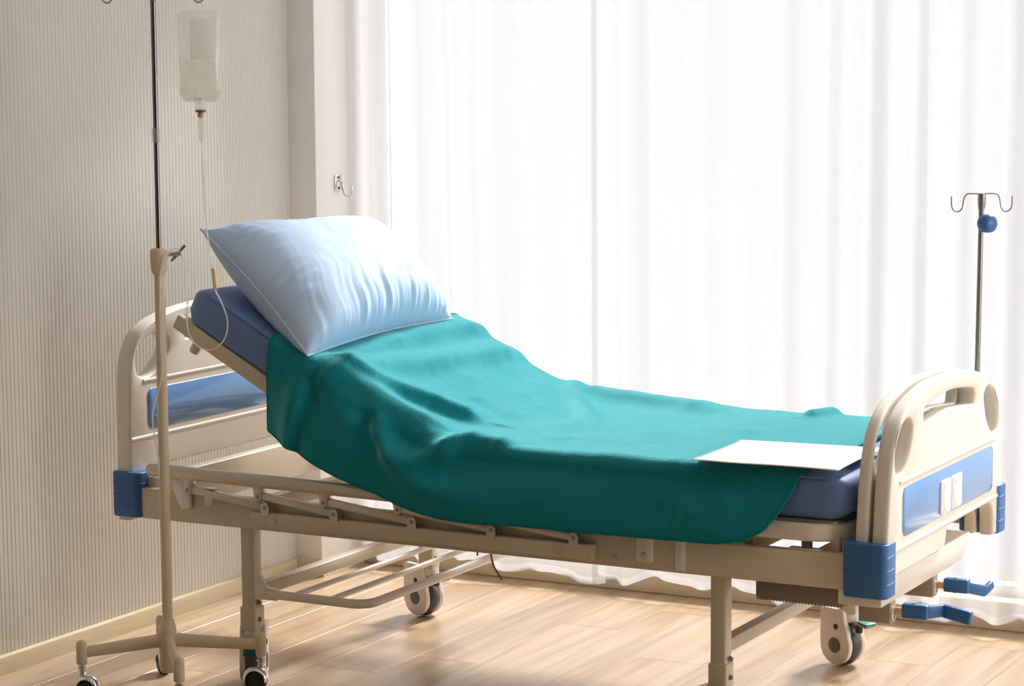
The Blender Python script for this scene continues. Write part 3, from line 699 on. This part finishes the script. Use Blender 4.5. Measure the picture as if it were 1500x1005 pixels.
# ---------------------------------------------------------------- glossy folder on the foot end
def folder():
    c = [Vector((1.632, -.035)), Vector((1.982, .008)), Vector((1.965, .372)), Vector((1.602, .338))]
    V = []; N = 24
    for j in range(N+1):
        for i in range(N+1):
            u, v = i/N, j/N; p = c[0].lerp(c[1], u).lerp(c[3].lerp(c[2], u), v)
            z = .7010+.006*math.exp(-((u)**2+(v)**2)/.05)+.004*math.sin(u*3.1)*(1-v)+.002*math.sin(v*5)
            V.append((p.x, p.y, z))
    m = N+1; F = [[j*m+i, j*m+i+1, (j+1)*m+i+1, (j+1)*m+i] for j in range(N) for i in range(N)]
    o = MB().add(V, F).build('folder', 'white', None, 180); so = o.modifiers.new('thickness', 'SOLIDIFY'); so.thickness = .0016; so.offset = 1
    return tag(o, 'glossy white document folder lying on the blanket at the foot end', 'folder')
folder()

# ---------------------------------------------------------------- infusion stand at the head
HX, HY = .195, -.150
iv = empty('infusion_stand', (HX, HY, 0)); tag(iv, 'cream and chrome wheeled infusion stand in front of the bed head', 'infusion stand')
def ip(o): adopt(o, iv); return o
def isub(o, p): o.parent = p; return o
ip(MB().tube([(HX, HY, .10), (HX, HY, 1.115)], .0138, 20).build('lower_tube', 'ivcream'))
hub = ip(MB().lathe([(0, .06), (.019, .06), (.023, .066), (.023, .175), (.0185, .195), (.0165, .20), (0, .20)], (HX, HY, 0), (0, 0, 1), 28).build('hub', 'ivcream'))
ip(MB().lathe([(0, 1.103), (.017, 1.103), (.0225, 1.118), (.0232, 1.155), (.0222, 1.166), (.016, 1.170), (0, 1.170)], (HX, HY, 0), (0, 0, 1), 28).build('collar', 'ivcream'))
ip(MB().tube([(HX, HY, 1.10), (HX, HY, 1.80)], .0072, 16).build('chrome_rod', 'darkrod'))
ip(MB().tube([(HX, HY, 1.795), (HX, HY, 1.80), (HX, HY, 1.812), (HX, HY, 1.85)], [.0074, .009, .011, .011], 16).build('rod_fitting', 'steel'))
ip(MB().lathe([(0, 1.440), (.0095, 1.440), (.0108, 1.444), (.0108, 1.472), (.009, 1.476), (0, 1.476)], (HX, HY, 0), (0, 0, 1), 20).build('plastic_sleeve', 'bag'))
ws = ip(MB().cyl((HX+.018, HY+.006, 1.153), (HX+.050, HY+.018, 1.157), .006, 14).build('wing_screw', 'chrome'))
isub(MB().bar((HX+.047, HY+.017, 1.158), (HX+.066, HY+.024, 1.178), .003, .008, .001).build('wing', 'chrome'), ws)
isub(MB().bar((HX+.047, HY+.017, 1.155), (HX+.030, HY+.010, 1.137), .003, .008, .001).build('wing', 'chrome'), ws)
isub(MB().lathe([(0, 0), (.008, .001), (.008, .007), (0, .008)], (HX+.047, HY+.017, 1.157), (.94, .34, .1), 14).build('wing_boss', 'chrome'), ws)
hd = Vector((.88, .47, 0))
for s in (1, -1):
    o_ = Vector((HX, HY, 0)); e = s*.115
    pts = [o_+Vector((0, 0, 1.842)), o_+hd*e*.5+Vector((0, 0, 1.846)), o_+hd*e*.78+Vector((0, 0, 1.836)), o_+hd*(e-s*.014)+Vector((0, 0, 1.806)), o_+hd*e+Vector((0, 0, 1.793)), o_+hd*(e+s*.014)+Vector((0, 0, 1.802)), o_+hd*(e+s*.017)+Vector((0, 0, 1.822))]
    ip(MB().tube(crom(pts, 6), .0032, 10).build('hook', 'chrome'))
def iv_leg(dx, dy):
    L = math.hypot(dx, dy); ux, uy = dx/L, dy/L
    a = Vector((HX+ux*.015, HY+uy*.015, .145)); b = Vector((HX+dx, HY+dy, .126))
    lg = ip(MB().tube([a, b], [.0185, .0150], 16, sx=.62).build('base_leg', 'ivcream'))
    isub(MB().lathe([(0, .096), (.0135, .096), (.0145, .10), (.0145, .145), (.012, .155), (.006, .159), (0, .16)], (b.x, b.y, 0), (0, 0, 1), 20).build('end_knuckle', 'ivcream'), lg)
    st = isub(MB().lathe([(0, .066), (.011, .066), (.011, .072), (.0085, .074), (.0085, .080), (.012, .082), (.012, .088), (.0085, .09), (.0085, .098), (0, .098)], (b.x, b.y, 0), (0, 0, 1), 18).build('caster_stem', 'chrome'), lg)
    ang = math.atan2(dy, dx)+random.uniform(-.7, .7); cx, sx_ = math.cos(ang), math.sin(ang); nx, ny = -sx_, cx
    w = Vector((b.x-cx*.014, b.y-sx_*.014, .029))
    V = []; F = []; nseg = 14
    for k in range(nseg+1):       # hood: a half shell over the wheel
        t = R(-10+200*k/nseg)
        for q, rr in ((-.020, .026), (-.016, .033), (0, .036), (.016, .033), (.020, .026)):
            V.append((w.x+cx*rr*math.cos(t)+nx*q, w.y+sx_*rr*math.cos(t)+ny*q, w.z+.004+rr*math.sin(t)))
    for k in range(nseg):
        for q in range(4): F.append([k*5+q, k*5+q+1, (k+1)*5+q+1, (k+1)*5+q])
    isub(MB().add(V, F).build('caster_hood', 'chrome', None, 180), lg)
    isub(MB().lathe([(0, -.015), (.022, -.015), (.028, -.012), (.029, 0), (.028, .012), (.022, .015), (0, .015)], w, (nx, ny, 0), 26).build('caster_wheel', 'black'), lg)
for d in ((.201, .132), (-.165, -.150), (-.155, .180), (.165, -.180)): iv_leg(*d)

# infusion bag hanging from the right hook
bx, by = HX+hd.x*.115, HY+hd.y*.115
bag = empty('infusion_bag', (bx, by, 1.50)); tag(bag, 'clear infusion bag with white label hanging from the stand hook', 'infusion bag')
ca, sa = math.cos(R(24)), math.sin(R(24))       # bag width direction, roughly facing the room
def bq(a, d, z): return Vector((bx+ca*a-sa*d, by+sa*a+ca*d, z))
def bagmesh(z0, z1, half, thick, nx=18, nz=22, rnd=.02):
    V = []; F = []
    for sgn in (1, -1):
        for j in range(nz+1):
            v = j/nz; z = z0+(z1-z0)*v
            hw = half*min(1, .72+.28*math.sqrt(max(0, min(1, v/.10))))*(1 if v < .93 else 1-.12*((v-.93)/.07)**2)
            for i in range(nx+1):
                u = -1+2*i/nx; t = thick*math.sqrt(max(0, 1-u*u))*(math.sin(math.pi*min(1, v/.55)/2 if v < .55 else math.pi/2*(1+.8*(v-.55)/.45)))**.8
                t = t*(1+.18*math.sin(7*u+9*v))
                V.append(bq(u*hw, sgn*t*.5, z))
    m = nx+1; k = (nz+1)*m
    for s in (0, 1):
        for j in range(nz):
            for i in range(nx): q = s*k+j*m+i; F.append([q, q+1, q+m+1, q+m])
    return V, F
def bpart(o): adopt(o, bag); return o
V, F = bagmesh(1.542, 1.772, .054, .042); body = bpart(MB().add(V, F).build('bag_body', 'bag', None, 180))
V, F = bagmesh(1.546, 1.652, .050, .036); fsb = MB().add(V, F).build('fluid', 'fluid', None, 180); fsb.parent = body
mb = MB(); V = []; F = []
for j in range(8):
    for i in range(8):
        a = -.018+.062*i/7; z = 1.650+.100*j/7; u = a/.054; t = .042*math.sqrt(max(0, 1-u*u))*.5*1.10+.002; V.append(bq(a, -t, z))
F = [[j*8+i, j*8+i+1, (j+1)*8+i+1, (j+1)*8+i] for j in range(7) for i in range(7)]
lb = mb.add(V, F).build('label', 'baglabel', None, 180); lb.parent = body
bpart(MB().tube(crom([bq(-.010, 0, 1.760), bq(-.009, 0, 1.785), bq(0, 0, 1.7985), bq(.009, 0, 1.785), bq(.010, 0, 1.760)], 5), .0022, 8).build('hanger_loop', 'bag'))
bpart(MB().lathe([(0, 0), (.013, 0), (.014, .004), (.015, .03), (0, .03)], bq(0, 0, 1.522), (0, 0, 1), 18).build('outlet_port', 'bag'))
bpart(MB().lathe([(0, 0), (.0135, 0), (.0135, .0065), (0, .0065)], bq(0, 0, 1.5155), (0, 0, 1), 18).build('seal_band', 'dkgrey'))
# giving set: spike, drip chamber, clamp and looped tube (one flexible thing)
gs_ = empty('infusion_line', (bx, by, 1.30)); tag(gs_, 'clear infusion tube with drip chamber looping down beside the pillow', 'infusion tube')
def gp(o): adopt(o, gs_); return o
gp(MB().lathe([(0, 0), (.006, .001), (.0085, .006), (.0085, .010), (.006, .014), (0, .0145)], bq(0, 0, 1.501), (0, 0, 1), 16).build('spike', 'tan'))
gp(MB().lathe([(0, 0), (.003, .001), (.0075, .012), (.0085, .02), (.0085, .058), (.006, .062), (0, .062)], bq(.002, 0, 1.439), (0, 0, 1), 18).build('drip_chamber', 'tube'))
def tv(px_, z): return Vector((HX, HY, 0))+hd*px_+Vector((0, 0, z))     # distance from the pole along the hook bar, height
loop = [tv(.116, 1.440), tv(.118, 1.36), tv(.122, 1.25), tv(.131, 1.15), tv(.139, 1.105), tv(.143, 1.062), tv(.158, 1.03), tv(.172, .985), tv(.168, .945), tv(.148, .916), tv(.118, .907), tv(.088, .922), tv(.071, .955), tv(.068, 1.0), tv(.073, 1.05), tv(.072, 1.10), tv(.058, 1.155), tv(.040, 1.168), tv(.024, 1.158), tv(.012, 1.12)]
fr_ = -fw; fr_.z = 0; fr_.normalize()
down = [tv(.004, 1.06)+fr_*.019, tv(.002, .95)+fr_*.019, tv(.004, .85)+fr_*.019, tv(-.012, .79)+fr_*.016, tv(-.024, .74)+fr_*.014, tv(-.020, .68)+fr_*.014, tv(-.012, .63)+fr_*.014, tv(-.012, .575)+fr_*.014]
gp(MB().tube(crom(loop[:-2]+[tv(.022, 1.15)+fr_*.024, tv(.008, 1.11)+fr_*.024]+down, 7), .0021, 8).build('tube', 'tube'))
mb = MB(); mb.bar(tv(.1395, 1.118), tv(.1435, 1.064), .011, .012, .003, (.3, -1, 0)); gp(mb.build('roller_clamp', mat('ivory_clamp', (.80, .66, .42), .5)))

# ---------------------------------------------------------------- short pole at the foot, far corner
PX, PY = 2.015, .950
fp_ = empty('bed_pole', (PX, PY, .40)); tag(fp_, 'short dark steel drip pole with double hook and blue knob at the footboard', 'drip pole')
def pp(o): adopt(o, fp_); return o
pp(MB().tube([(PX-.003, PY, .44), (PX, PY, .80), (PX+.004, PY, 1.235), (PX+.004, PY, 1.245), (PX+.005, PY, 1.262), (PX+.005, PY, 1.290)], [.0072, .0072, .0068, .0070, .0105, .0105], 16).build('pole', 'steel'))
for s in (1, -1):
    o_ = Vector((PX+.005, PY, 0)); q = lambda a, z: o_+hd*(s*a)+Vector((0, 0, z))
    pp(MB().tube(crom([q(0, 1.289), q(.032, 1.290), q(.043, 1.285), q(.048, 1.270), q(.050, 1.256), q(.056, 1.246), q(.064, 1.2435), q(.072, 1.246), q(.078, 1.256), q(.079, 1.270), q(.079, 1.283)], 4), .0019, 8).build('hook', 'steel'))
kd = Vector((.88, -.47, 0)).normalized()
ko = Vector((PX+.004, PY, 1.213))
pp(MB().lathe([(0, .004), (.019, .004), (.0235, .010), (.0245, .022), (.0225, .036), (.017, .042), (0, .043)], ko, kd, 24).build('knob', 'blue'))
pp(MB().lathe([(0, 1.0), (.013, 1.0), (.013, 1.14), (0, 1.14)], (PX-.003, PY, -.60), (0, 0, 1), 18).build('socket', 'metal'))
